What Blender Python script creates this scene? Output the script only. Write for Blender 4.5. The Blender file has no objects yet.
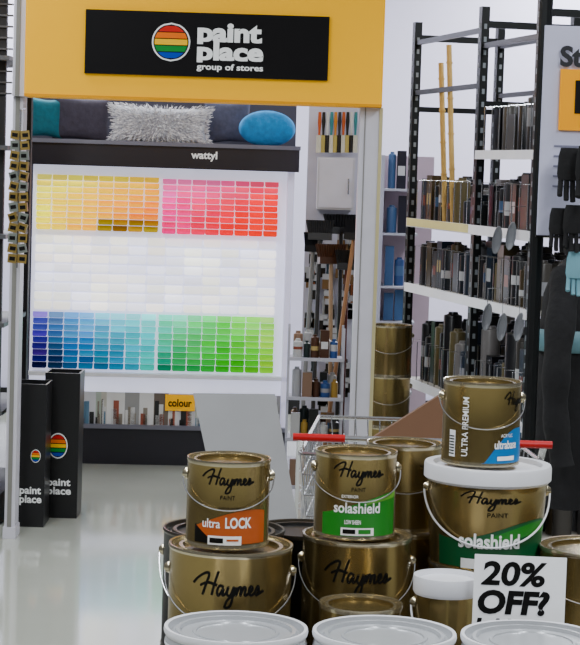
import bpy, math, random, bmesh, colorsys
from mathutils import Vector, Matrix, Euler
random.seed(7)
S=bpy.context.scene
F=2000.0; HC=1.65
PITCH=math.atan(152.5/F); ROLL=math.radians(1.8)
CM=Euler((math.pi/2-PITCH,0,0)).to_matrix()@Matrix.Rotation(ROLL,3,'Z')
cd=bpy.data.cameras.new('camera'); cam=bpy.data.objects.new('camera',cd); S.collection.objects.link(cam)
cam.location=(0,0,HC); cam.rotation_euler=CM.to_euler()
cd.sensor_fit='HORIZONTAL'; cd.sensor_width=36; cd.lens=F*36/580; cd.clip_end=60
S.camera=cam
def W(px,py,d):
    v=CM@Vector(((px-290)/F,(322.5-py)/F,-1)); t=d/v.y
    return Vector((v.x*t,d,HC+v.z*t))
def lin(c):
    return tuple(((x/255)/12.92 if x/255<=.04045 else ((x/255+.055)/1.055)**2.4) for x in c)
MATS={}
def mat(name,c=(128,128,128),rough=.5,metal=0,emit=0,var=.08,scale=12,attr=False,bump=0,spec=None,rvar=0):
    if name in MATS: return MATS[name]
    m=bpy.data.materials.new(name); m.use_nodes=True; nt=m.node_tree; b=nt.nodes['Principled BSDF']
    b.inputs['Roughness'].default_value=rough; b.inputs['Metallic'].default_value=metal
    if spec is not None: b.inputs['Specular IOR Level'].default_value=spec
    tc=nt.nodes.new('ShaderNodeTexCoord'); nz=nt.nodes.new('ShaderNodeTexNoise'); nz.inputs['Scale'].default_value=scale
    nz.inputs['Detail'].default_value=4
    nt.links.new(tc.outputs['Object'],nz.inputs['Vector'])
    if rvar:
        mr=nt.nodes.new('ShaderNodeMapRange'); mr.inputs['To Min'].default_value=rough-rvar; mr.inputs['To Max'].default_value=rough+rvar
        nt.links.new(nz.outputs['Fac'],mr.inputs['Value']); nt.links.new(mr.outputs['Result'],b.inputs['Roughness'])
    if attr:
        a=nt.nodes.new('ShaderNodeAttribute'); a.attribute_name='Col'
        nt.links.new(a.outputs['Color'],b.inputs['Base Color']); src=a.outputs['Color']
    else:
        mx=nt.nodes.new('ShaderNodeMix'); mx.data_type='RGBA'; l=lin(c)
        mx.inputs[6].default_value=(*[x*(1-var) for x in l],1); mx.inputs[7].default_value=(*[min(1,x*(1+var)) for x in l],1)
        nt.links.new(nz.outputs['Fac'],mx.inputs[0]); nt.links.new(mx.outputs[2],b.inputs['Base Color']); src=mx.outputs[2]
    if emit:
        nt.links.new(src,b.inputs['Emission Color']); b.inputs['Emission Strength'].default_value=emit
    if bump:
        bp=nt.nodes.new('ShaderNodeBump'); bp.inputs['Strength'].default_value=bump; bp.inputs['Distance'].default_value=.01
        nt.links.new(nz.outputs['Fac'],bp.inputs['Height']); nt.links.new(bp.outputs['Normal'],b.inputs['Normal'])
    MATS[name]=m; return m
class MB:
    def __init__(s): s.v=[];s.f=[];s.mi=[];s.c=[];s.mats=[]
    def add(s,vs,fs,m,col=None,xf=None):
        if m not in s.mats: s.mats.append(m)
        i=s.mats.index(m); o=len(s.v)
        s.v+= [tuple(xf@Vector(v)) if xf is not None else tuple(v) for v in vs]
        for f in fs: s.f.append([o+k for k in f]); s.mi.append(i); s.c.append(col if col else (.5,.5,.5))
    def box(s,a,b,m,col=None,xf=None):
        x0,y0,z0=a;x1,y1,z1=b
        vs=[(x,y,z) for x in(x0,x1) for y in(y0,y1) for z in(z0,z1)]
        fs=[(0,1,3,2),(4,6,7,5),(0,4,5,1),(2,3,7,6),(0,2,6,4),(1,5,7,3)]
        s.add(vs,fs,m,col,xf)
    def lathe(s,prof,m,seg=40,col=None,xf=None,ms=None):
        n=len(prof)
        for i in range(n-1):
            (r0,z0),(r1,z1)=prof[i],prof[i+1]
            vs=[];fs=[]
            for k in range(seg):
                a=2*math.pi*k/seg; vs.append((r0*math.cos(a),r0*math.sin(a),z0)); vs.append((r1*math.cos(a),r1*math.sin(a),z1))
            for k in range(seg):
                j=(k+1)%seg
                if r0<1e-6: fs.append((2*k,2*k+1,2*j+1))
                elif r1<1e-6: fs.append((2*k,2*k+1,2*j))
                else: fs.append((2*k,2*k+1,2*j+1,2*j))
            s.add(vs,fs,ms[i] if ms else m,col,xf)
    def tube(s,pts,r,m,seg=8,col=None,xf=None,closed=False):
        pts=[Vector(p) for p in pts]; n=len(pts); vs=[];fs=[]
        prev=None
        for i,p in enumerate(pts):
            if closed: t=pts[(i+1)%n]-pts[i-1]
            else: t=pts[min(i+1,n-1)]-pts[max(i-1,0)]
            t.normalize()
            if prev is None: u=t.orthogonal().normalized()
            else:
                u=prev-t*prev.dot(t)
                if u.length<1e-5: u=t.orthogonal()
                u.normalize()
            prev=u; w=t.cross(u); ri=r[i] if isinstance(r,list) else r
            for k in range(seg):
                a=2*math.pi*k/seg; vs.append(p+u*ri*math.cos(a)+w*ri*math.sin(a))
        R=n if closed else n-1
        for i in range(R):
            for k in range(seg):
                j=(k+1)%seg; i2=(i+1)%n
                fs.append((i*seg+k,i*seg+j,i2*seg+j,i2*seg+k))
        if not closed:
            fs.append(tuple(range(seg))); fs.append(tuple((n-1)*seg+k for k in range(seg)))
        s.add(vs,fs,m,col,xf)
    def patch(s,r,a0,a1,zl,zh,m,n=24,xf=None):
        vs=[];fs=[]
        for i in range(n+1):
            a=a0+(a1-a0)*i/n; lo=zl(a) if callable(zl) else zl; hi=zh(a) if callable(zh) else zh
            hi=max(hi,lo+1e-5)
            for z in (lo,hi):
                rr=r(z) if callable(r) else r
                vs.append((rr*math.sin(a),-rr*math.cos(a),z))
        for i in range(n): fs.append((2*i,2*i+2,2*i+3,2*i+1))
        s.add(vs,fs,m,None,xf)
    def flat(s,tm,O,R,U,m):
        O=Vector(O);R=Vector(R);U=Vector(U)
        s.add([O+R*x+U*y for x,y in tm[0]],tm[1],m)
    def cyl(s,tm,r,a0,z,m,vert=False):
        vs=[]
        for x,y in tm[0]:
            if vert: x,y=-y,x
            rr=r(z+y) if callable(r) else r
            a=a0+x/rr; vs.append((rr*math.sin(a),-rr*math.cos(a),z+y))
        s.add(vs,tm[1],m)
    def obj(s,name,loc=(0,0,0),rz=0,parent=None,sharp=35,smooth=True,rot=None):
        me=bpy.data.meshes.new(name); me.from_pydata(s.v,[],s.f)
        for m in s.mats: me.materials.append(m)
        me.polygons.foreach_set('material_index',s.mi)
        ca=me.color_attributes.new('Col','FLOAT_COLOR','CORNER')
        arr=[]
        for f,c in zip(s.f,s.c): arr+=[c[0],c[1],c[2],1.0]*len(f)
        ca.data.foreach_set('color',arr)
        bm=bmesh.new(); bm.from_mesh(me)
        if smooth: bmesh.ops.remove_doubles(bm,verts=bm.verts,dist=1e-6)
        bmesh.ops.recalc_face_normals(bm,faces=bm.faces); bm.to_mesh(me); bm.free()
        if smooth:
            me.polygons.foreach_set('use_smooth',[True]*len(me.polygons)); me.set_sharp_from_angle(angle=math.radians(sharp))
        me.update()
        o=bpy.data.objects.new(name,me); S.collection.objects.link(o); o.location=loc
        o.rotation_euler=rot if rot else (0,0,rz)
        if parent: o.parent=parent
        return o
TC={}
def text(s,size,off=0,shear=0,align='LEFT',lead=1.0):
    k=(s,size,off,shear,align,lead)
    if k in TC: return TC[k]
    c=bpy.data.curves.new('t','FONT'); c.body=s; c.size=size; c.offset=off; c.shear=shear; c.align_x=align; c.resolution_u=4; c.space_line=lead
    o=bpy.data.objects.new('t',c); S.collection.objects.link(o)
    bpy.context.view_layer.update()
    me=bpy.data.meshes.new_from_object(o.evaluated_get(bpy.context.evaluated_depsgraph_get()))
    r=([(v.co.x,v.co.y) for v in me.vertices],[list(p.vertices) for p in me.polygons])
    bpy.data.objects.remove(o); bpy.data.meshes.remove(me); TC[k]=r; return r
def fitw(tm,w,h=None,center=False,desc=False):
    V=[(x,(y*.4 if desc and y<-.03 else y)) for x,y in tm[0]]
    xs=[v[0] for v in V]; ys=[v[1] for v in V]
    sx=w/(max(xs)-min(xs)); sy=(h/(max(ys)-min(ys))) if h else sx
    x0=(max(xs)+min(xs))/2 if center else min(xs); y0=min(ys)
    return ([((x-x0)*sx,(y-y0)*sy) for x,y in V],tm[1])
def cr(pts,n=6):
    P=[Vector(p) for p in pts]; P=[P[0]]+P+[P[-1]]; out=[]
    for i in range(1,len(P)-2):
        for k in range(n):
            t=k/n; a,b,c,d=P[i-1],P[i],P[i+1],P[i+2]
            out.append(.5*((2*b)+(c-a)*t+(2*a-5*b+4*c-d)*t*t+(3*b-a-3*c+d)*t**3))
    out.append(P[-2]); return out
def script_sig():
    st=[[(-.35,.45),(-.1,.7),(.25,.9),(.42,.85),(.3,.5),(.12,0)],[(.85,1.0),(.68,.5),(.55,.02)],[(.0,.38),(.35,.52),(.72,.45),(.8,.42)],
    [(1.1,.36),(.92,.42),(.8,.18),(.88,.02),(1.08,.3),(1.05,.04),(1.2,.12),(1.3,.38),(1.25,.08),(1.4,.05),(1.56,.38),(1.42,-.35),(1.15,-.45),(1.3,-.12),(1.6,.1),(1.68,.38),(1.64,.03),(1.78,.35),(1.88,.33),(1.84,.03),(1.98,.35),(2.08,.33),(2.04,.05),(2.2,.1),(2.4,.28),(2.33,.4),(2.24,.25),(2.3,.04),(2.5,.12),(2.66,.4),(2.7,.15),(2.55,.02),(2.95,.2)]]
    vs=[];fs=[]
    for s_ in st:
        p=cr(s_); w=.052; o=len(vs)
        for i,q in enumerate(p):
            t=(p[min(i+1,len(p)-1)]-p[max(i-1,0)]); t=t.normalized() if t.length>0 else Vector((1,0))
            nn=Vector((-t.y,t.x))*w; vs.append(tuple(q+nn)); vs.append(tuple(q-nn))
        for i in range(len(p)-1): fs.append((o+2*i,o+2*i+1,o+2*i+3,o+2*i+2))
    return (vs,fs)
SIG=script_sig()

# ---------- materials
brown=mat('tin_brown',(150,130,82),.24,.86,var=.10,scale=25,rvar=.07)
rimm=mat('tin_rim',(205,194,165),.22,.9)
silver=mat('lid_grey',(186,188,192),.26,.3)
steel=mat('wire_steel',(230,230,235),.22,.9)
whiteP=mat('plastic_white',(226,226,232),.35)
black=mat('black_plastic',(12,11,13),.4)
blackM=mat('black_metal',(10,13,15),.4,.3)
ink=mat('ink_black',(5,4,3),.5,spec=.2)
white=mat('print_white',(245,245,245),.5)
orange=mat('label_orange',(176,78,12),.35)
green=mat('label_green',(26,122,28),.35)
dgreen=mat('label_dark_green',(8,82,44),.35)
blue=mat('label_blue',(8,108,172),.35)
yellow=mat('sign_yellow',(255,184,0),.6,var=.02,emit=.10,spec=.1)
lilac=mat('wall_paint',(214,210,234),.7,var=.03)
ivory=mat('post_paint',(200,197,207),.4)
stock=mat('printed_stock',rough=.3,attr=True,spec=.4)
glow=mat('swatch_glow',rough=.6,attr=True,emit=.6,spec=.05)  # emission in the swatch colours stands in for backlighting
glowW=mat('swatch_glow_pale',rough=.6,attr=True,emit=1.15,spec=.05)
# ---------- room
def room():
    fl=MB(); g=mat('floor_polished',(166,168,158),.08,var=.08,scale=3,spec=.8)
    fl.box((-4,-2,-.1),(4.5,13.5,0),g); fl.obj('floor',smooth=False)
    m=MB(); m.box((-4,-2,3.6),(4.5,13.5,3.7),mat('ceiling_paint',(130,130,136),.8)); m.obj('ceiling',smooth=False)
    dk=mat('wall_dark_paint',(66,65,68),.7)
    for n,a,b,mm in (('wall_back',(-4,13.5,0),(4.5,13.6,3.6),lilac),('wall_front',(-4,-2.1,0),(4.5,-2,3.6),dk),('wall_left',(-4.1,-2,0),(-4,13.5,3.6),dk),('wall_right',(4.5,-2,0),(4.6,13.5,3.6),dk)):
        m=MB(); m.box(a,b,mm); m.obj(n,smooth=False)
    m=MB(); m.box((-4,13.47,0),(4.5,13.5,.12),black); m.obj('baseboard_back',smooth=False)
room()
# ---------- cans
def can(kind,px,d,z0,h,r,label=None,az=0,handle=True,name=None,x=None,py=400):
    m=MB(); X=W(px,py,d).x if x is None else x
    if kind in('tin','black'):
        bm=brown if kind=='tin' else black
        tp=bm
        pr=[(0,h-.010),(r*.78,h-.010),(r*.79,h-.003),(r*.85,h-.003),(r*.87,h-.010),(r*.965,h-.010),(r*.975,h),(r*1.012,h+.001),(r*1.02,h-.004),(r*1.0,h-.009),(r*1.0,.009),(r*1.015,.005),(r*1.012,0),(0,0)]
        rm=rimm if kind=='tin' else mat('dark_rim',(90,84,76),.3,.8)
        m.lathe(pr,bm,48,ms=[tp]*2+[rm]*2+[tp]+[rm]*4+[bm]+[rm]*2+[bm]); rf=lambda z:r
    elif kind=='pail':
        rt=r*.955; rb=r*.86
        rf=lambda z: rb+(rt-rb)*z/h
        pr=[(0,h-.008),(r*.84,h-.008),(r*.86,h+.001),(r*.985,h+.001),(r,h-.004),(r,h-.03),(r*.97,h-.034),(rt,h-.036),(rf(h-.05),h-.05),(rb,.0),(0,0)]
        m.lathe(pr,brown,48,ms=[whiteP]*7+[brown]*3)
    else:
        rt=r*.96; rb=r*.9
        rf=lambda z: rb+(rt-rb)*z/h
        pr=[(0,h-.012),(r*.55,h-.012),(r*.56,h-.009),(r*.6,h-.009),(r*.61,h-.012),(r*.78,h-.012),(r*.79,h-.005),(r*.84,h-.005),(r*.86,h-.013),(r*.93,h-.013),(r*.95,h-.001),(r*.96,h),(r,h),(r*1.01,h-.006),(r,h-.012),(r*.975,h-.016),(r*.975,h-.022),(r*.995,h-.026),(r*.995,h-.032),(r*.965,h-.036),(rb,0),(0,0)]
        m.lathe(pr,whiteP,56,ms=[silver]*10+[whiteP]*5+[silver]*2+[whiteP]*2+[silver]*2)
    R=lambda z: rf(z)+.0012
    R2=lambda z: rf(z)+.0024
    R3=lambda z: rf(z)+.0034
    def pt(text_,w,hh,a,z,mm,off=0):
        m.cyl(fitw(text(text_,1,off),w,hh,center=True),R2,a,z,mm)
    if label in('orange','green'):
        m.cyl(fitw(SIG,.112,.052,center=True),R,.0,h*.64,ink); pt('PAINT',.03,.008,.0,h*.575,ink)
    if label=='orange':
        m.patch(R,-.85,1.05,.012,lambda a:h*(.30+.16*math.sin((a+.6)*1.3)),orange)
        m.patch(lambda z:rf(z)+.0016,-.85,-.35,.012,lambda a:h*(.28-.35*(a+.85)),ink)
        pt('ultra',.038,.018,-.38,h*.25,white,.01); pt('LOCK',.055,.022,.28,h*.25,white,.03)
        pt('OUTDOOR WATERPROOF',.055,.005,.1,h*.46,ink)
        m.patch(R2,-.45,.35,.010,.028,white); m.patch(R3,-.4,-.08,.014,.024,ink); m.patch(R3,.0,.28,.018,.022,orange)
    if label=='green':
        m.patch(R,-.95,1.15,.008,lambda a:h*(.42+.14*math.sin((a+.1)*1.2)),green)
        m.patch(lambda z:rf(z)+.0016,.2,1.15,lambda a:h*(.4+.1*math.sin(a)),lambda a:h*(.40+.16*math.sin(a*1.2)),mat('label_light_green',(100,165,50),.4))
        pt('solashield',.100,.022,-.02,h*.32,white,.02); pt('EXTERIOR',.035,.006,-.2,h*.5,white)
        pt('LOW SHEEN',.034,.009,-.12,h*.19,white,.02)
        m.patch(R2,-.4,.4,.010,.026,white); m.patch(R3,-.35,-.05,.014,.023,ink); m.patch(R3,.02,.32,.014,.023,green)
    if label=='wave':
        m.cyl(fitw(SIG,.135,.045,center=True),R,.0,h*.60,ink); pt('PAINT',.045,.009,.12,h*.54,ink)
        m.patch(R,-1.0,1.3,.004,lambda a:h*(.40+.10*math.sin((a-.1)*1.9)),dgreen)
        m.patch(lambda z:rf(z)+.0016,-.1,1.3,lambda a:h*(.30+.06*math.sin((a-.3)*2)),lambda a:h*(.36+.12*math.sin((a-.1)*1.7)),green)
        pt('solashield',.135,.032,.0,h*.22,white,.03)
        m.patch(R2,-.5,.1,.003,.024,white)
    if label=='big':
        m.cyl(fitw(SIG,.150,.075,center=True),R,0,h*.59,ink); pt('PAINT',.055,.013,.05,h*.52,ink,.01)
    if label=='side':
        m.cyl(fitw(SIG,.075,.045,center=True),R,.95,h*.66,ink)
        m.cyl(fitw(text('ULTRA PREMIUM',1,.01),.125,.014),R,-.42,h*.12,white,True)
        m.patch(R,-.98,-.78,h*.1,h*.42,white)
        for k in range(7): m.patch(R2,-.96,-.80,h*(.13+.035*k),h*(.145+.035*k),ink)
        m.patch(R,-.05,1.5,.008,lambda a:h*max(.05,.46*math.sin(min(1.57,(a+.05)*1.5))),blue)
        pt('ACRYLIC',.032,.007,.62,h*.36,white); pt('ultrabase',.06,.018,.62,h*.22,white,.02)
        m.patch(R2,.35,.9,.014,h*.13,white)
    if handle:
        zt=h*.80 if kind!='pail' else h-.055; dr={'tin':h*.34,'black':h*.5,'pail':h*.5,'lid':h*.2}[kind]
        pts=[]
        for i in range(33):
            t=math.pi*i/32; a=-math.pi/2+t; z=zt-dr*math.sin(t)**.8 if 0<t<math.pi else zt
            rr=rf(z)+.008; pts.append((rr*math.sin(a),-rr*math.cos(a),z))
        m.tube(pts,.0014 if kind!='pail' else .0022,steel if kind!='pail' else whiteP,6)
        for sgn in(-1,1):
            m.lathe([(0,.010),(.006,.010),(.011,.004),(.012,0)],rimm,14,xf=Matrix.Translation((sgn*(rf(zt)),0,zt))@Matrix.Rotation(sgn*math.pi/2,4,'Y'))
    return m.obj(name or ('paint_tin' if kind in('tin','black') else 'paint_bucket'),(X,d,z0),az)
BASE=.101
def column(kind,px,d,ztop,hh,r,label=None,**k):
    n=max(1,round((ztop-BASE)/hh)); h=(ztop-BASE)/n
    for i in range(n):
        can(kind,px,d,BASE+i*h,h-.0015,r,label if i==n-1 else None,handle=(i==n-1) and k.get('handle',True),py=k.get('py',600))
def zt(px,py,d): return W(px,py,d).z
zf=zt(384,630,3.7)
for px in (236,384.5,533): column('lid',px,3.7,zf,.36,.1345,handle=False,py=630)
z2=zt(228,549,3.93)
column('tin',230,4.0,z2,.26,.124,'big',py=580)
zb=zt(356,541,4.06)
column('tin',356,4.15,zb,.26,.114,'big',py=580)
column('tin',361,3.93,zt(360,602,3.93),.18,.083,handle=False)
column('pail',446,3.95,zt(455,575,3.95),.19,.067)
column('black',222,4.28,zt(219,527,4.28),.27,.13)
column('black',302,4.47,zt(300,527,4.47),.27,.112,handle=False)
zc=zt(405,533,4.35)
column('tin',406,4.43,zc,.26,.1,handle=False)
zd=zt(487,573,4.12)
column('tin',487,4.26,zd,.24,.12,handle=False,py=500)
column('tin',594,4.2,zt(590,545,4.2),.22,.12)
column('lid',668,3.75,zf,.36,.13,handle=False)
hA=zt(228,457,4.0)-z2
can('tin',228,4.0,z2,hA,.0835,'orange',.02,py=500)
can('tin',355.5,4.15,zb,zt(356,450,4.15)-zb,.085,'green',.05,py=480)
can('tin',403,4.43,zc,zt(405,442,4.43)-zc,.083,None,0,py=480)
hD=zt(487,463,4.26)-zd
can('pail',486.5,4.26,zd,hD,.1365,'wave',-.02,py=500)
zE=zd+hD+.0025
can('tin',482,4.26,zE,zt(482,380,4.26)-zE,.083,'side',.0)
m=MB(); wood=mat('pallet_wood',(150,115,75),.8)
for i in range(7): m.box((-.35,3.52+i*.16,.08),(1.1,3.64+i*.16,.1),wood)
for x in (-.35,.33,1.0): m.box((x,3.52,0),(x+.1,4.6,.08),wood)
m.obj('pallet',smooth=False)
# ---------- price card
m=MB(); card=mat('card_white',(246,246,250),.5)
a=W(475,554,3.875); b=W(567,558,3.875); c=W(468,650,3.86)
R=(b-a); U=(a-c); wdt=R.length; hgt=U.length; Rn=R.normalized(); Un=(U-Rn*U.dot(Rn)).normalized(); N=Rn.cross(Un)
def cardp(x,y,z): return a+Rn*x-Un*y+N*z
vs=[cardp(x,y,z) for x in(0,wdt) for y in(0,hgt) for z in(0,-.002)]
m.add(vs,[(0,1,3,2),(4,6,7,5),(0,4,5,1),(2,3,7,6),(0,2,6,4),(1,5,7,3)],card)
s=3.87/2000; SH=.14
def sl(tm): return ([(x+y*SH,y) for x,y in tm[0]],tm[1])
m.flat(sl(fitw(text('20%',1,.032),64*s,25*s)),cardp(7*s,31*s,.001),Rn,Un,ink)
m.flat(sl(fitw(text('OFF?',1,.045),72*s,25*s)),cardp(3*s,60*s,.001),Rn,Un,ink)
m.flat(sl(fitw(text('LAND',1,.035),70*s,24*s)),cardp(2*s,88*s,.001),Rn,Un,ink)
m.tube([cardp(wdt*.93,0,-.004),cardp(wdt*.93,hgt,-.004)],.002,steel)
m.obj('price_card',smooth=False)
# ---------- grey board on stand
m=MB(); gm=mat('board_grey',(150,150,152),.4)
d=4.85
q=[W(193,393,d+.05),W(275,394,d+.05),W(299,527,d-.05),W(222,527,d-.05)]
nn=(q[1]-q[0]).cross(q[3]-q[0]).normalized()*.008
m.add(q+[p+nn for p in q],[(0,1,2,3),(7,6,5,4),(0,4,5,1),(1,5,6,2),(2,6,7,3),(3,7,4,0)],gm)
mid=(q[2]+q[3])/2
m.tube([mid,Vector((mid.x,mid.y,.02))],.012,blackM)
m.lathe([(0,.02),(.15,.015),(.16,0),(0,0)],blackM,32,xf=Matrix.Translation((mid.x,mid.y,0)))
m.obj('notice_board_stand')
# ---------- shopping trolley
m=MB(); red=mat('handle_red',(180,12,22),.35)
A=W(293,436,5.15);B=W(552,446,5.15)
x0,x1=A.x,B.x; zh=(A.z+B.z)/2
xa=W(345,436,5.15).x; xb=W(512,440,5.15).x
m.tube([(x0,5.15,zh),(xa,5.15,zh)],.010,red,12); m.tube([(xb,5.15,zh),(x1,5.15,zh)],.010,red,12); m.tube([(xa,5.15,zh),(xb,5.15,zh)],.008,steel,12)
zb0,zt0=.58,zh-.05
for x in(x0+.02,x1-.02):
    m.tube([(x,5.15,zh),(x,5.22,zt0),(x,5.3,.5),(x,5.25,.12)],.01,steel)
    m.tube([(x,5.25,.14),(x*.9+.02,6.0,.14)],.01,steel)
def ring(t):
    z=zb0+(zt0-zb0)*t; ins=.04*(1-t)
    return [(x0+.02+ins,5.2,z),(x1-.02-ins,5.2,z),(x1-.08-ins,6.0-.05*(1-t),z),(x0+.08+ins,6.0-.05*(1-t),z)]
for k in range(7):
    rg=ring(k/6); m.tube(rg+[rg[0]],.006 if k==6 else .002,steel,6)
lo,hi=ring(0),ring(1)
for e in range(4):
    for i in range(14):
        t=i/14; p=Vector(lo[e]).lerp(lo[(e+1)%4],t); p2=Vector(hi[e]).lerp(hi[(e+1)%4],t); m.tube([p,p2],.002,steel,5)
for i in range(14):
    t=i/13; m.tube([Vector(lo[0]).lerp(lo[1],t),Vector(lo[3]).lerp(lo[2],t)],.002,steel,5)
for x in (x0+.03,x1-.05):
    for y in (5.25,5.95):
        m.lathe([(0,-.015),(.055,-.015),(.06,0),(.055,.015),(0,.015)],black,20,xf=Matrix.Translation((x,y,.06))@Matrix.Rotation(math.pi/2,4,'Y')); m.tube([(x,y,.06),(x,y,.15)],.01,steel)
m.obj('shopping_trolley')
m=MB(); cb=mat('cardboard',(100,68,44),.8)
q=[W(374,437,5.7),W(445,392,5.7),W(470,480,5.6),W(376,500,5.6)]
nn=Vector((0,.03,0))
m.add(q+[p+nn for p in q],[(0,1,2,3),(7,6,5,4),(0,4,5,1),(1,5,6,2),(2,6,7,3),(3,7,4,0)],cb)
m.obj('cardboard_box',smooth=False)
# ---------- gateway
X=Vector((1,0,0));Z=Vector((0,0,1))
d=8.68
zhb=zt(200,102,d)
m=MB(); pstrip=mat('post_strip',(120,118,112),.5)  # narrow grey strips on the post faces
xl=W(4,540,d).x
m.box((xl,d,0),(xl+.045,d+.12,zhb-.001),ivory); m.box((xl+.012,d-.006,0),(xl+.03,d,zhb-.001),pstrip); m.box((xl-.005,d-.01,0),(xl+.05,d+.13,.05),ivory)
m.obj('entry_post',smooth=False)
m=MB()
xr=W(354,300,d).x
m.box((xr,d,0),(xr+.095,d+.12,zhb-.001),ivory); m.box((xr+.083,d-.006,0),(xr+.098,d,zhb-.001),mat('post_edge',(185,174,130),.4)); m.box((xr+.02,d-.004,0),(xr+.024,d,zhb-.001),pstrip)
m.obj('entry_post',smooth=False)
m=MB()
hx0=W(26,90,d).x; hx1=W(383,60,d).x
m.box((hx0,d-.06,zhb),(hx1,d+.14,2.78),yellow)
m.box((hx0,d-.062,zhb),(hx1,d-.058,zhb+.012),mat('sign_trim',(225,150,0),.5,spec=.1))
m.box((xl,d-.03,zhb),(hx0,d+.14,2.78),ivory); m.box((xl+.012,d-.035,zhb),(xl+.03,d-.03,2.78),pstrip)
bx0=W(87,40,d).x; bx1=W(328.5,45,d).x; bz0=zt(208,77,d-.07); bz1=zt(208,13,d-.07)
m.box((bx0,d-.075,bz0),(bx1,d-.06,bz1),mat('sign_black',(4,2,4),.5,spec=.15))
yy=d-.077; s=(d-.07)/F
def disc(cx,cz,r0,mm,y,lo=-1,hi=1):
    vs=[];n=24
    for k in range(n+1):
        zz=lo+(hi-lo)*k/n; w=math.sqrt(max(0,1-zz*zz)); vs+= [(cx-r0*w,y,cz+r0*zz),(cx+r0*w,y,cz+r0*zz)]
    m.add(vs,[(2*k,2*k+1,2*k+3,2*k+2) for k in range(n)],mm)
lc=W(171,42,d-.08)
disc(lc.x,lc.z,19*s,white,yy); disc(lc.x,lc.z,17.5*s,ink,yy-.001)
bands=[(10,60,170),(20,130,50),(250,190,0),(235,110,10),(200,30,25)]
for i,cc in enumerate(bands):
    disc(lc.x,lc.z,16.3*s,mat('logo_%d'%i,cc,.5,spec=.1),yy-.002,-1+.4*i+.03,-1+.4*(i+1)-.03)
tx=lc.x+26*s
m.flat(fitw(text('paint',1,.045),64*s,21*s,desc=True),(tx,yy,lc.z-1*s),X,Z,white)
m.flat(fitw(text('place',1,.045),66*s,21*s,desc=True),(tx,yy-.0005,lc.z-19*s),X,Z,white)
m.flat(fitw(text('group of stores',1,.025),66*s,8*s),(tx,yy,lc.z-28*s),X,Z,white)
m.obj('store_header_sign',smooth=False)
# ---------- colour display
d=10.9
dx0=W(30,300,d).x; dx1=W(291,300,d).x; dw=dx1-dx0
s=d/F
H=zt(160,147,d)
def dz(py): return zt(160,py,d)
pv=MB()
pan=mat('display_panel',(212,214,236),.5,emit=.9)  # panel emits its own colour to look backlit and keep whites bright
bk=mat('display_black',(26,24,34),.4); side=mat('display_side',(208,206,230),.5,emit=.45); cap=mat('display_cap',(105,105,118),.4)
pv.box((0,.02,0),(dw,.30,dz(431)),bk)
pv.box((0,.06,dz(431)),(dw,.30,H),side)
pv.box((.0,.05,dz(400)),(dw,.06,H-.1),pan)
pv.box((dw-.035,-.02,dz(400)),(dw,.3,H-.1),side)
pv.box((-.005,-.08,dz(168)),(dw+.02,.32,dz(144)),bk)
pv.box((-.01,-.09,dz(146)),(dw+.025,.33,dz(142)),cap)
pv.box((0,-.02,dz(379)),(dw,.06,dz(375)),whiteP)
pv.flat(fitw(text('wattyl',1,.03),26*s,10*s),(157*s,-.082,dz(160)),X,Z,white)
pv.box((0,.0,dz(431)),(dw,.05,dz(427)),cap)
rnd=random.Random(3)
xx=0
while xx<dw-.04:
    w=rnd.choice([.03,.05,.08,.1]); w=min(w,dw-.035-xx)
    g=rnd.choice([(.3,.3,.3),(.5,.48,.42),(.6,.6,.65),(.08,.08,.1),(.4,.46,.4),(.7,.7,.7),(.15,.12,.1)])
    pv.box((xx,.035,dz(427)),(xx+w,.05,dz(395)),stock,g)
    for k in range(4):
        a_=rnd.uniform(0,w*.6)
        g2=rnd.choice([(.02,.02,.02),(.3,.08,.05),(.6,.6,.6),(.1,.2,.3),(.25,.22,.18)])
        pv.box((xx+a_,.03,dz(427)),(xx+a_+w*.3,.04,dz(427-rnd.uniform(5,25))),stock,g2)
    xx+=w
pv.box((138*s,.02,dz(412)),(168*s,.034,dz(396)),yellow); pv.flat(fitw(text('colour',1,.03),24*s,8*s),(141*s,.018,dz(408)),X,Z,ink)
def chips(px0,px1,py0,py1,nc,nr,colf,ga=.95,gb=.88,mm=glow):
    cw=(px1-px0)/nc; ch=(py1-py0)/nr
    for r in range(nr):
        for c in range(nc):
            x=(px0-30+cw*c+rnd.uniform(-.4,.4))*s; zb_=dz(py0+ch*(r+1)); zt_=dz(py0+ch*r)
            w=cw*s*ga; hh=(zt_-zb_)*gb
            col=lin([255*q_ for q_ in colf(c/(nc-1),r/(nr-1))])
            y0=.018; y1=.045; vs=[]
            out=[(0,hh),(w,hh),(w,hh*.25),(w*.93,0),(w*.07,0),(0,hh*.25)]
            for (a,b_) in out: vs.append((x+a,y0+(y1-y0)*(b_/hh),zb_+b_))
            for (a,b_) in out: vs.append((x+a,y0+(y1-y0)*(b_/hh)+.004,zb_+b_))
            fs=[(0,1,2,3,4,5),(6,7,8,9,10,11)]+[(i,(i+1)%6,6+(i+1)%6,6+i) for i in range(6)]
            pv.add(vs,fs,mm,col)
def hsv(h,s_,v): return colorsys.hsv_to_rgb(h%1,max(0,min(1,s_)),max(0,min(1,v)))
def J(a): return rnd.uniform(-a,a)
def fy(u,v):
    if v>.8 and u>.55: return hsv(.12+J(.03),.95,.55+J(.15))
    return hsv(.158-.075*u*(.3+.8*v)+J(.008),.62+.5*v+.3*u+J(.05),1.0-.10*v*u+J(.03))
def fr(u,v): return hsv(.91+.13*u*(.4+v*.6)+J(.01),.55+.45*v+.2*u+J(.07),.98-.08*v+J(.04))
def fw(u,v): return hsv(.12+J(.05) if rnd.random()<.45 else .66,.02+abs(J(.045)),.94+J(.06))
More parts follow.
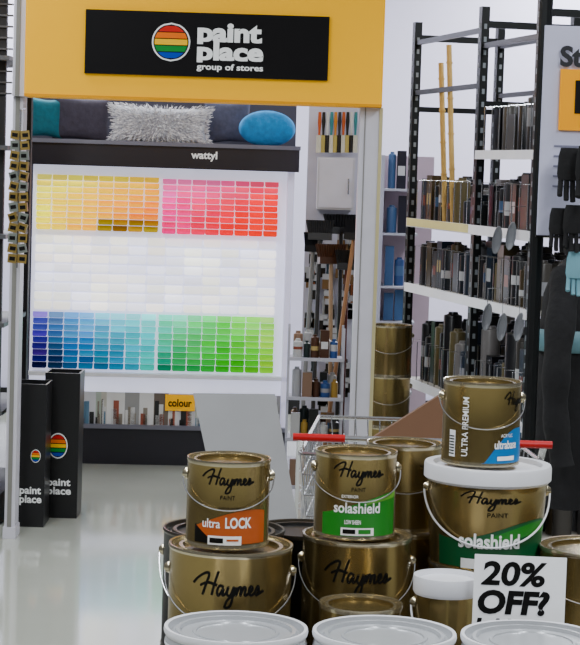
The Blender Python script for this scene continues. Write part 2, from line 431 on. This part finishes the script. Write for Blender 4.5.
def fb(u,v): return hsv(.60-.10*u+J(.015) if u>.1 else .68+J(.05),.5+.55*v+J(.08),.88-.5*v*(1-.6*u)+J(.07)-.12*(u<.15))
def fg(u,v): return hsv(.46-.22*u+J(.02),.6+.4*v+J(.08),.88-.4*v*(.6+.4*v)*(1-.5*u)+J(.06))
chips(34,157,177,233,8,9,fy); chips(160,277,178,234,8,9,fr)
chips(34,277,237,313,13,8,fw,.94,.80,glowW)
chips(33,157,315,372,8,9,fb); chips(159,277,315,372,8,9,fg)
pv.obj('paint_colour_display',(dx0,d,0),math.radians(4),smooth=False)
# ---------- cushions
def cushion(name,px,py,w,h,t,col,dd,rot=0,tilt=.15,fur=False,round_=False):
    m=MB(); mm=mat('fabric_'+'%d_%d_%d'%col,col,.9,var=.4,scale=35,bump=.4); n=20
    for side_ in (1,-1):
        vs=[];fs=[]
        for i in range(n+1):
            for j in range(n+1):
                u=-1+2*i/n; v=-1+2*j/n
                if round_:
                    x=u*math.sqrt(1-v*v/2); z=v*math.sqrt(1-u*u/2); k=math.sqrt(max(0,1-(x*x+z*z)))**.8
                else:
                    k=((1-u**4)*(1-v**4))**.55; x=u*(1-.10*(1-abs(v)**1.5)*abs(u)); z=v*(1-.10*(1-abs(u)**1.5)*abs(v))
                vs.append((x*w/2,side_*t/2*k,z*h/2))
        for i in range(n):
            for j in range(n):
                a=i*(n+1)+j; fs.append((a,a+1,a+n+2,a+n+1))
        m.add(vs,fs,mm)
        if fur:
            rr=random.Random(5)
            fm=mat('fur_light',(232,230,232),.9,var=.2)
            for _ in range(2600):
                v=Vector(rr.choice(vs)); v=v+Vector((rr.uniform(-.012,.012),0,rr.uniform(-.012,.012)))
                dr=Vector((v.x*1.2+rr.uniform(-.1,.1),side_*.10,v.z*1.4+rr.uniform(-.12,.08))).normalized()*rr.uniform(.015,.03)
                w_=Vector((rr.uniform(-.004,.004),0,.003)); m.add([v-w_,v+w_,v+dr],[(0,1,2)],fm if rr.random()<.65 else mm)
    P=W(px,py,dd); P.z=max(P.z,H+h/2*.97+.022)
    return m.obj(name,P,rot=(tilt,rot,0),sharp=80)
dd=11.06
cushion('cushion',46,118,.19,.22,.07,(15,95,110),dd+.02,.05)
cushion('cushion',82,120,.32,.25,.09,(60,55,68),dd+.03,.06)
cushion('fluffy_cushion',160,125,.54,.20,.12,(175,175,182),dd-.01,.02,fur=True)
cushion('cushion',228,122,.26,.24,.08,(76,78,98),dd+.11,-.05)
cushion('cushion',267,131,.31,.20,.1,(30,125,185),dd-.05,0,round_=True)
m=MB()
p0=W(20,100,11.5);p1=W(297,100,11.5)
m.box((p0.x,11.45,0),(p1.x,11.5,2.15),mat('backing_dark',(64,62,76),.7))
m.obj('partition_screen',smooth=False)
# ---------- generic stock rows
DARK=[(.006,.006,.008),(.01,.01,.013),(.025,.025,.03),(.006,.010,.016),(.05,.035,.015),(.012,.02,.035),(.10,.08,.035),(.004,.004,.006),(.10,.10,.11),(.05,.045,.04),(.15,.14,.14)]
def stock_row(m,P0,P1,z,hmin,hmax,wd,rng,pal=DARK,label=.55,cansp=.75):
    P0=Vector(P0);P1=Vector(P1); L=(P1-P0).length; ux=(P1-P0).normalized()
    t=.01
    while t<L-wd:
        w=wd*rng.uniform(.7,1.2); h=rng.uniform(hmin,hmax); c=rng.choice(pal)
        ctr=P0+ux*(t+w/2); M=Matrix.Translation((ctr.x,ctr.y,z))@Matrix.Rotation(math.atan2(ux.y,ux.x),4,'Z')
        lc_=rng.choice([(.4,.4,.42),(.35,.26,.10),(.05,.10,.2),(.2,.05,.03),(.25,.25,.27),(.4,.36,.3),c,(.5,.5,.52)])
        if rng.random()<cansp:
            r=w*.47
            m.lathe([(0,h),(r*.5,h),(r*.55,h-.01),(r*.95,h-.015),(r,h-.02),(r,0)],stock,14,c,M)
            if rng.random()<label:
                l0=rng.uniform(.25,.45); m.lathe([(r*1.01,h*(l0+rng.uniform(.12,.35))),(r*1.01,h*l0)],stock,14,lc_,M)
        else:
            m.box((-w*.46,-w*.4,0),(w*.46,w*.4,h),stock,c,M)
            if rng.random()<label: m.box((-w*.35,-w*.41,h*.35),(w*.35,w*.41,h*.6),stock,lc_,M)
        t+=w*1.04
# ---------- right racking
N0=Vector((.965,8.0,0)); F0=Vector((.572,9.75,0)); Ld=(F0-N0).normalized(); Rd=Vector((-Ld.y,Ld.x,0))
if Rd.x<0: Rd=-Rd
LL=(F0-N0).length; tm_=.42*LL
M0=Matrix(((Ld.x,Rd.x,0,N0.x),(Ld.y,Rd.y,0,N0.y),(0,0,1,0),(0,0,0,1)))
m=MB(); deck=mat('shelf_deck',(185,180,172),.5); rail=mat('price_rail',(232,232,238),.4,emit=.15)
slot=mat('slot_light',(120,126,132),.5)
ZT=2.38
for t in (0,tm_,LL):
    for q_ in (0,.42):
        m.box((t-.022,q_-.018,0),(t+.022,q_+.018,ZT),blackM,xf=M0)
        for k in range(40):
            z=.1+k*.056; m.box((t-.006,q_-.0195,z),(t+.006,q_+.0195,z+.022),slot,xf=M0)
            m.box((t-.0232,q_-.006,z),(t+.0232,q_+.006,z+.022),slot,xf=M0)
    m.box((t-.012,0,ZT-.09),(t+.012,.42,ZT-.06),blackM,xf=M0); m.box((t-.012,0,1.95),(t+.012,.42,1.975),blackM,xf=M0)
for z in [.18,.66,1.115,1.43]:
    m.box((0,-.01,z-.02),(LL,.42,z),deck,xf=M0); m.box((0,-.022,z-.035),(LL,-.01,z+.006),rail,xf=M0)
m.box((0,0,1.735),(tm_,.42,1.755),deck,xf=M0); m.box((0,-.02,1.722),(tm_,-.008,1.76),rail,xf=M0)
for z,a,b in ((2.2,0,tm_),(2.27,tm_,LL),(2.03,tm_,LL)):
    m.box((a,-.01,z),(b,.01,z+.022),blackM,xf=M0); m.box((a,.41,z),(b,.43,z+.022),blackM,xf=M0)
m.box((tm_+.05,-.026,1.40),(LL-.02,-.022,1.436),mat('strip_yellow',(228,215,140),.5),xf=M0)
for z in (1.431,1.116,1.756,.661):
    tmax=tm_ if z>1.7 else LL
    t=.06
    while t<tmax-.04:
        m.tube([M0@Vector((t,-.012,z)),M0@Vector((t,-.012,z+.19)),M0@Vector((t,.03,z+.19))],.0024,steel,5); t+=.1
pg=mat('plastic_grey',(120,122,128),.4)
for px,py in ((487,317),(502,327),(519,327),(497,240),(511,236)):
    dd_=8.0+(535-px)/127*1.2-.12
    P=W(px,py,dd_)
    m.lathe([(0,-.012),(.02,-.01),(.026,0),(.028,.002),(.026,.004),(.016,-.006),(0,-.008)],pg,24,xf=Matrix.Translation(P)@Matrix.Rotation(.12,4,'Y')@Matrix.Rotation(math.pi/2,4,'X')@Matrix.Diagonal((.72,2.1,1,1)))
    m.tube([P+Vector((0,0,.05)),P+Vector((0,0,.12)),P+Vector((.06,.05,.12))],.002,steel,5)
m.obj('shelving_rack',smooth=False)
rg=random.Random(11)
m=MB()
def LP(t,q_): return M0@Vector((t,q_,0))
for z,hm,hM in ((.181,.2,.38),(.661,.2,.36),(1.116,.16,.25),(1.431,.16,.24)):
    for q_ in (.07,.2,.33):
        if z>1.4:
            stock_row(m,LP(.03,q_),LP(tm_+.05,q_),z,hm,hM,.085,rg); stock_row(m,LP(tm_+.4,q_),LP(LL-.03,q_),z,hm,hM*.9,.085,rg)
            if q_<.3: stock_row(m,LP(tm_+.05,q_),LP(tm_+.4,q_),z,.1,.15,.085,rg)
        else: stock_row(m,LP(.03,q_),LP(LL-.03,q_),z,hm,hM,.085,rg)
for q_ in (.08,.24): stock_row(m,LP(.03,q_),LP(tm_-.03,q_),1.756,.15,.26,.09,rg)
m.obj('shelf_stock')
m=MB(); bam=mat('bamboo',(195,160,90),.6,var=.25,scale=30)
for px,y0 in((440,9.33),(448,9.24)):
    p=W(px+5,225,y0); q2=W(px+1,45+(px%7)*3,y0+.05); p.z=1.432
    pts=[p.lerp(q2,k/10) for k in range(11)]; m.tube(pts,.013,bam,10)
    for k in range(1,10,2): m.tube([pts[k]-Vector((0,0,.004)),pts[k]+Vector((0,0,.004))],.016,bam,10)
m.obj('bamboo_poles')
# ---------- right sign board
d=6.0
m=MB(); sb=mat('board_lilac',(200,200,226),.5)
A=W(537,235,d);B=W(540,25,d)
m.box((A.x,d,A.z),(A.x+.5,d+.02,B.z),sb)
m.box((A.x-.003,d-.003,A.z-.006),(A.x+.5,d+.023,A.z),ink)
s=d/F
m.flat(fitw(text('Store',1,.04),62*s,21*s),(W(559,70,d).x,d-.0135,zt(559,67,d)),X,Z,mat('ink_navy',(12,12,24),.5))
yb=W(558,130,d)
m.box((yb.x,d-.012,yb.z),(yb.x+.3,d,zt(558,69,d)),mat('panel_orange',(255,165,0),.6,emit=.1,spec=.1))
m.box((yb.x+.045,d-.014,yb.z+.05),(yb.x+.3,d-.012,zt(558,80,d)),ink)
for k in range(5): m.box((yb.x-.01,d-.003,yb.z-.05-.03*k),(yb.x+.11,d-.001,yb.z-.045-.03*k),mat('ink_grey',(120,120,145),.6))
m.tube([(A.x+.005,d+.04,0),(A.x+.005,d+.04,2.6)],.02,blackM); m.tube([(A.x+.47,d+.04,0),(A.x+.47,d+.04,2.6)],.017,blackM)
for xx in (A.x+.005,A.x+.47): m.box((xx-.04,d-.1,0),(xx+.04,d+.16,.02),blackM)
m.obj('hanging_sign_board',smooth=False)
# ---------- garment rail
fab=mat('fabric_black',(14,13,16),.9,var=.3,scale=30,bump=.5)
yr=6.5
m=MB()
m.tube([(.80,yr,1.52),(1.5,yr,1.52)],.012,blackM)
for x in(.79,1.5):
    m.tube([(x,yr,0.02),(x,yr,1.52)],.012,blackM); m.box((x-.02,yr-.25,0),(x+.02,yr+.25,.02),blackM)
m.obj('garment_rail')
def jacket(x,y,rz,cm,trim=None):
    m=MB(); n=32; vs=[];fs=[]
    prof=[(1.40,.05,.05),(1.385,.09,.06),(1.35,.19,.08),(1.28,.22,.10),(1.15,.215,.11),(1.0,.21,.11),(.85,.215,.11),(.70,.225,.12),(.60,.23,.12)]
    for z,wx,wy in prof:
        for k in range(n):
            a=2*math.pi*k/n; f=1+.07*math.sin(5*a+z*3)+.02*math.sin(11*a+z*9); vs.append((wx*math.cos(a)*f,wy*math.sin(a)*f,z))
    for i in range(len(prof)-1):
        for k in range(n): j=(k+1)%n; fs.append((i*n+k,i*n+j,(i+1)*n+j,(i+1)*n+k))
    fs.append(tuple(range(n))); m.add(vs,fs,cm)
    for sg in(-1,1):
        pts=cr([(sg*.15,0,1.35),(sg*.22,-.01,1.22),(sg*.27,-.02,1.05),(sg*.285,-.03,.9),(sg*.29,-.06,.75)],5)
        m.tube(pts,[.052-.016*i/len(pts)+.003*math.sin(i*1.3) for i in range(len(pts))],cm,14)
    m.lathe([(.05,1.38),(.07,1.42),(.06,1.44)],cm,20)
    if trim:
        m.lathe([(.222,1.17),(.236,1.15),(.234,1.11),(.222,1.10)],trim,24,xf=Matrix.Diagonal((1.02,.6,1,1)))
    m.tube(cr([(0,0,1.38),(0,0,1.485),(.02,0,1.525),(0,0,1.538),(-.02,0,1.525)],5),.003,steel,6)
    m.obj('work_jacket',(x,y,0),rz,sharp=80)
jacket(.95,yr,math.radians(62),fab,mat('trim_cyan',(90,130,140),.6)); jacket(1.2,yr,math.radians(70),mat('fabric_charcoal',(24,26,32),.9,var=.3,scale=30))
m=MB()
def glove(P,sc,mm):
    M=Matrix.Translation(P)@Matrix.Scale(sc,4)
    m.lathe([(0,.0),(.035,0),(.042,-.03),(.045,-.09),(.04,-.11),(0,-.115)],mm,16,xf=M@Matrix.Diagonal((1,.5,1,1)))
    for i,l in enumerate((.055,.07,.075,.06)): m.tube([M@Vector((-.03+i*.02,0,-.10)),M@Vector((-.033+i*.022,-.005,-.13-l*.4)),M@Vector((-.034+i*.023,-.014,-.11-l))],.0095*sc,mm,8)
    m.tube([M@Vector((.035,0,-.05)),M@Vector((.06,-.005,-.085)),M@Vector((.062,-.01,-.12))],.011*sc,mm,8)
glove(W(571,148,5.9),.85,fab); glove(W(590,146,5.85),.9,fab)
glove(W(577,252,5.92),.7,mat('glove_cyan',(110,160,175),.8)); glove(W(560,208,5.93),.7,fab); glove(W(575,205,5.90),.75,fab)
m.obj('work_gloves')
# ---------- left gondola
m=MB(); gd=mat('gondola_dark',(20,18,21),.6); gs=mat('gondola_shelf',(75,75,78),.5)
m.box((-2.0,9.1,0),(-1.32,9.14,2.5),gd)
m.box((-2.0,9.1,0),(-1.96,9.8,2.5),gd); m.box((-2.0,9.14,.0),(-1.285,9.8,.14),gd)
m.box((-1.32,9.74,0),(-1.285,9.8,2.5),gd)
for z in (.5,.9,1.3,1.7,2.1,2.45): m.box((-1.96,8.99,z),(-1.29,9.74,z+.02),gs)
m.box((-1.96,8.99,0),(-1.29,9.14,.14),gd)
for k in range(9): m.box((-1.96,9.085,1.95+.05*k),(-1.29,9.1,1.958+.05*k),gs)
m.obj('gondola_shelf_unit',smooth=False)
m=MB(); rg=random.Random(4)
for z in (.142,.521,.921,1.321,1.721):
    stock_row(m,(-1.95,9.045,0),(-1.29,9.045,0),z,.18,.3,.07,rg,pal=DARK[:8]+[(.2,.02,.02),(.1,.07,.02)],label=.3)
m.obj('gondola_stock')
m=MB(); gold=mat('packet_gold',(150,125,65),.3,.4,var=.3,scale=60); pgr=mat('packet_grey',(110,115,108),.4)
for k in range(13):
    p=W(20-k*.25,135+k*10.3,8.55)
    for sg in(-1,1):
        xf=Matrix.Translation(p+Vector((sg*.021,0,0)))@Matrix.Rotation(rg.uniform(-.3,.3),4,'Y')@Matrix.Rotation(rg.uniform(-.3,.3),4,'Z')
        m.box((-.019,-.008,-.019),(.019,.008,.019),gold if (k+sg)%3 else pgr,xf=xf)
        m.box((-.012,-.010,-.008),(.012,-.008,.008),ink,xf=xf)
a_=W(21,110,8.56); b_=W(17,268,8.56)
m.tube([a_,b_],.004,steel,6); m.tube([a_,a_+Vector((0,.12,.01))],.004,steel,6)
m.obj('hanging_packet_strip')
# ---------- black bins
def bin_(px0,px1,ytop,dd_,tw,lr,lx,tx_):
    m=MB(); a=W(px0,500,dd_);b=W(px1,500,dd_); h=zt((px0+px1)/2,ytop,dd_); w=(b.x-a.x)/2; t=.2
    vs=[];fs=[]
    for z,k in((0,1.0),(h,1.03)):
        vs+=[(-w*k,0,z),(w*k,0,z),(w*k,t,z),(-w*k,t,z)]
    for z,k in((h,.93),(h-.05,.93)):
        vs+=[(-w*k,.01,z),(w*k,.01,z),(w*k,t-.01,z),(-w*k,t-.01,z)]
    for o in (0,4,8): fs+=[(o+i,o+(i+1)%4,o+4+(i+1)%4,o+4+i) for i in range(4)]
    fs+=[(0,1,2,3),(12,13,14,15)]
    m.add(vs,fs,mat('bin_black',(14,13,16),.35))
    m.flat(fitw(text('paint\nplace',1,.03,lead=.85),tw,.085),(tx_,-.003,.10),X,Z,white)
    n=28
    for r_,mm,o in((lr,white,0),(lr*.9,ink,.001)):
        m.add([(r_*math.cos(2*math.pi*k/n)*.75+lx,-.004-o,h*.5+r_*math.sin(2*math.pi*k/n)) for k in range(n)],[tuple(range(n))],mm)
    for i in range(5):
        z0=-1+.4*i+.05; z1=z0+.32; R_=lr*.85
        vs=[]
        for j in range(5):
            zz=z0+(z1-z0)*j/4; ww=math.sqrt(max(0,1-zz*zz))*.75; vs+=[(lx-R_*ww,-.0065,h*.5+R_*zz),(lx+R_*ww,-.0065,h*.5+R_*zz)]
        m.add(vs,[(2*j,2*j+1,2*j+3,2*j+2) for j in range(4)],mat('logo_%d'%i))
    m.obj('display_bin',((a.x+b.x)/2,dd_,0),smooth=False)
bin_(43,77,373,9.22,.11,.06,-.015,-.06); bin_(8,44,384,9.0-.035,.10,.03,.04,-.03)
# ---------- tool area
m=MB(); tb=mat('tool_board',(186,184,202),.5)
p0=W(303,300,10.5);p1=W(372,300,10.5)
m.box((p0.x,10.5,0),(p1.x,10.54,2.15),tb)
c0=W(318,157,10.3);c1=W(353,210,10.3)
m.box((c0.x,10.25,c1.z),(c1.x,10.5,c0.z),mat('cabinet_grey',(186,186,196),.5)); m.box((c0.x+.01,10.245,c1.z+.01),(c1.x-.01,10.25,c0.z-.01),mat('cabinet_door',(192,190,204),.5))
m.tube([(c1.x-.03,10.235,c1.z+.08),(c1.x-.03,10.235,c1.z+.16)],.005,steel)
m.obj('tool_display_board',smooth=False)
m=MB()
for k,px in enumerate(range(320,358,4)):
    p=W(px,112,10.42); c=[(.4,.08,.02),(.01,.01,.01),(.5,.5,.5),(.03,.18,.2),(.5,.18,.02),(.02,.02,.03)][k%6]
    m.lathe([(0,0),(.008,0),(.010,-.05),(.006,-.1),(.006,-.12)],stock,10,c,Matrix.Translation(p))
    m.lathe([(0,-.12),(.014,-.12),(.015,-.21),(0,-.21)],stock,12,[(.5,.48,.4),(.35,.28,.08),(.01,.01,.01)][k%3],Matrix.Translation(p))
m.obj('paint_rollers')
def broom(pb,pt,hc,hw=.14,pc=(.25,.12,.05)):
    m=MB(); pb=Vector(pb);pt=Vector(pt); ax=(pt-pb).normalized()
    m.tube([pb,pt],.011,stock,10,pc)
    M=Matrix.Translation(pt)@ax.to_track_quat('Z','Y').to_matrix().to_4x4()
    m.box((-hw/2,-.02,-.01),(hw/2,.02,.025),stock,hc,M)
    for k in range(24):
        x=-hw/2+hw*(k%12+.5)/12; y=-.01 if k<12 else .01
        m.tube([M@Vector((x,y,.02)),M@Vector((x*1.25,y*1.5,.09))],.006,stock,5,hc)
    m.obj('broom')
BK=(.006,.006,.008)
def BR(pxb,pxt,pyt,dd_,hc,hw=.14,pc=(.2,.09,.03)):
    b=W(pxb,480,dd_); b.z=.012; t=W(pxt,pyt,dd_+.1); broom(b,t,hc,hw,pc)
BR(318,354,238,9.93,BK,.12,(.30,.15,.07)); BR(336,341,232,10.12,BK,.15,(.02,.02,.02)); BR(310,320,238,10.1,(.02,.02,.022),.12,(.03,.03,.03))
BR(330,331,262,10.0,(.05,.02,.01),.13,(.3,.2,.12)); BR(340,347,268,9.95,(.01,.01,.01),.1,(.08,.015,.01)); BR(298,313,250,10.15,BK,.08,(.2,.2,.2))
m=MB(); rg=random.Random(9)
for k in range(40):
    px=rg.uniform(308,356); py=rg.uniform(214,390); p=W(px,py,10.45)
    c=rg.choice([(.01,.01,.01),(.03,.02,.01),(.2,.06,.02),(.01,.03,.04),(.25,.25,.25)])
    M=Matrix.Translation(p); m.lathe([(0,0),(.007,-.005),(.009,-.04),(.006,-.08),(.01,-.10)],stock,8,c,M)
    w=rg.uniform(.02,.035); m.box((-w,-.008,-.13),(w,.008,-.10),stock,(.35,.35,.37),M); m.box((-w,-.007,-.18),(w,.007,-.13),stock,rg.choice([(.01,.008,.006),(.15,.08,.03)]),M)
m.obj('hanging_paintbrushes')
m=MB(); wg=mat('stand_grey',(165,165,178),.5); sx0=W(286,400,9.75).x; sx1=W(342,400,9.75).x
for x in(sx0,sx1-.012):
    for y in(9.55,9.75): m.box((x,y,0),(x+.012,y+.012,.90),wg)
for z in(.12,.35,.55,.74):
    m.box((sx0,9.55,z),(sx1,9.77,z+.008),wg); m.box((sx0,9.54,z),(sx1,9.55,z+.016),wg)
m.obj('merchandise_stand',smooth=False)
m=MB(); rg=random.Random(21)
LT=[(.3,.3,.32),(.02,.06,.2),(.3,.18,.03),(.01,.01,.01),(.2,.12,.08),(.4,.4,.4),(.05,.02,.01),(.01,.02,.02),(.02,.02,.02)]
for z in(.129,.359,.559,.749):
    for y in (9.6,9.69): stock_row(m,(sx0+.015,y,0),(sx1-.015,y,0),z,.08,.15,.045,rg,pal=LT)
m.obj('small_product_stock')
# ---------- pails behind post, shelf
xp=W(388,380,9.3).x
zz=0
for i in range(4):
    can('tin',0,9.3,zz,.235,.105,None,0,handle=(i>1),x=xp); zz+=.237
m=MB()
p0=W(378,300,11.6);p1=W(412,300,11.6)
m.box((p0.x,11.6,0),(p1.x+.1,11.64,1.75),mat('panel_rose',(175,155,170),.6))
m.box((p0.x-.02,11.3,0),(p0.x,11.64,1.75),wg)
for z in(.4,.8,1.0,1.3,1.55): m.box((p0.x,11.3,z),(p1.x,11.6,z+.012),wg)
m.obj('product_shelf_unit',smooth=False)
m=MB(); rg=random.Random(2)
for z in(.416,.816,1.013,1.313,1.563): stock_row(m,(p0.x+.01,11.38,0),(p1.x-.01,11.38,0),z,.14,.23,.06,rg,pal=[(.02,.05,.15),(.25,.25,.3),(.01,.01,.02),(.04,.09,.2),(.2,.03,.05)],cansp=.8)
m.obj('bottle_stock')
# ---------- lights
def area(x,y,z,sx,sy,e,col=(.93,.97,1)):
    l=bpy.data.lights.new('ceiling_light','AREA'); l.shape='RECTANGLE'; l.size=sx; l.size_y=sy; l.energy=e; l.color=col
    o=bpy.data.objects.new('ceiling_light',l); S.collection.objects.link(o); o.location=(x,y,z)
for y,e in((.8,85),(3.2,90),(6.2,85),(9.0,80),(12.2,190)):
    for x in(-1.7,1.9): area(x,y,3.5,.4,2.0,e)
w=bpy.data.worlds.new('world'); S.world=w; w.use_nodes=True; w.node_tree.nodes['Background'].inputs[0].default_value=(.8,.8,.85,1); w.node_tree.nodes['Background'].inputs[1].default_value=.3
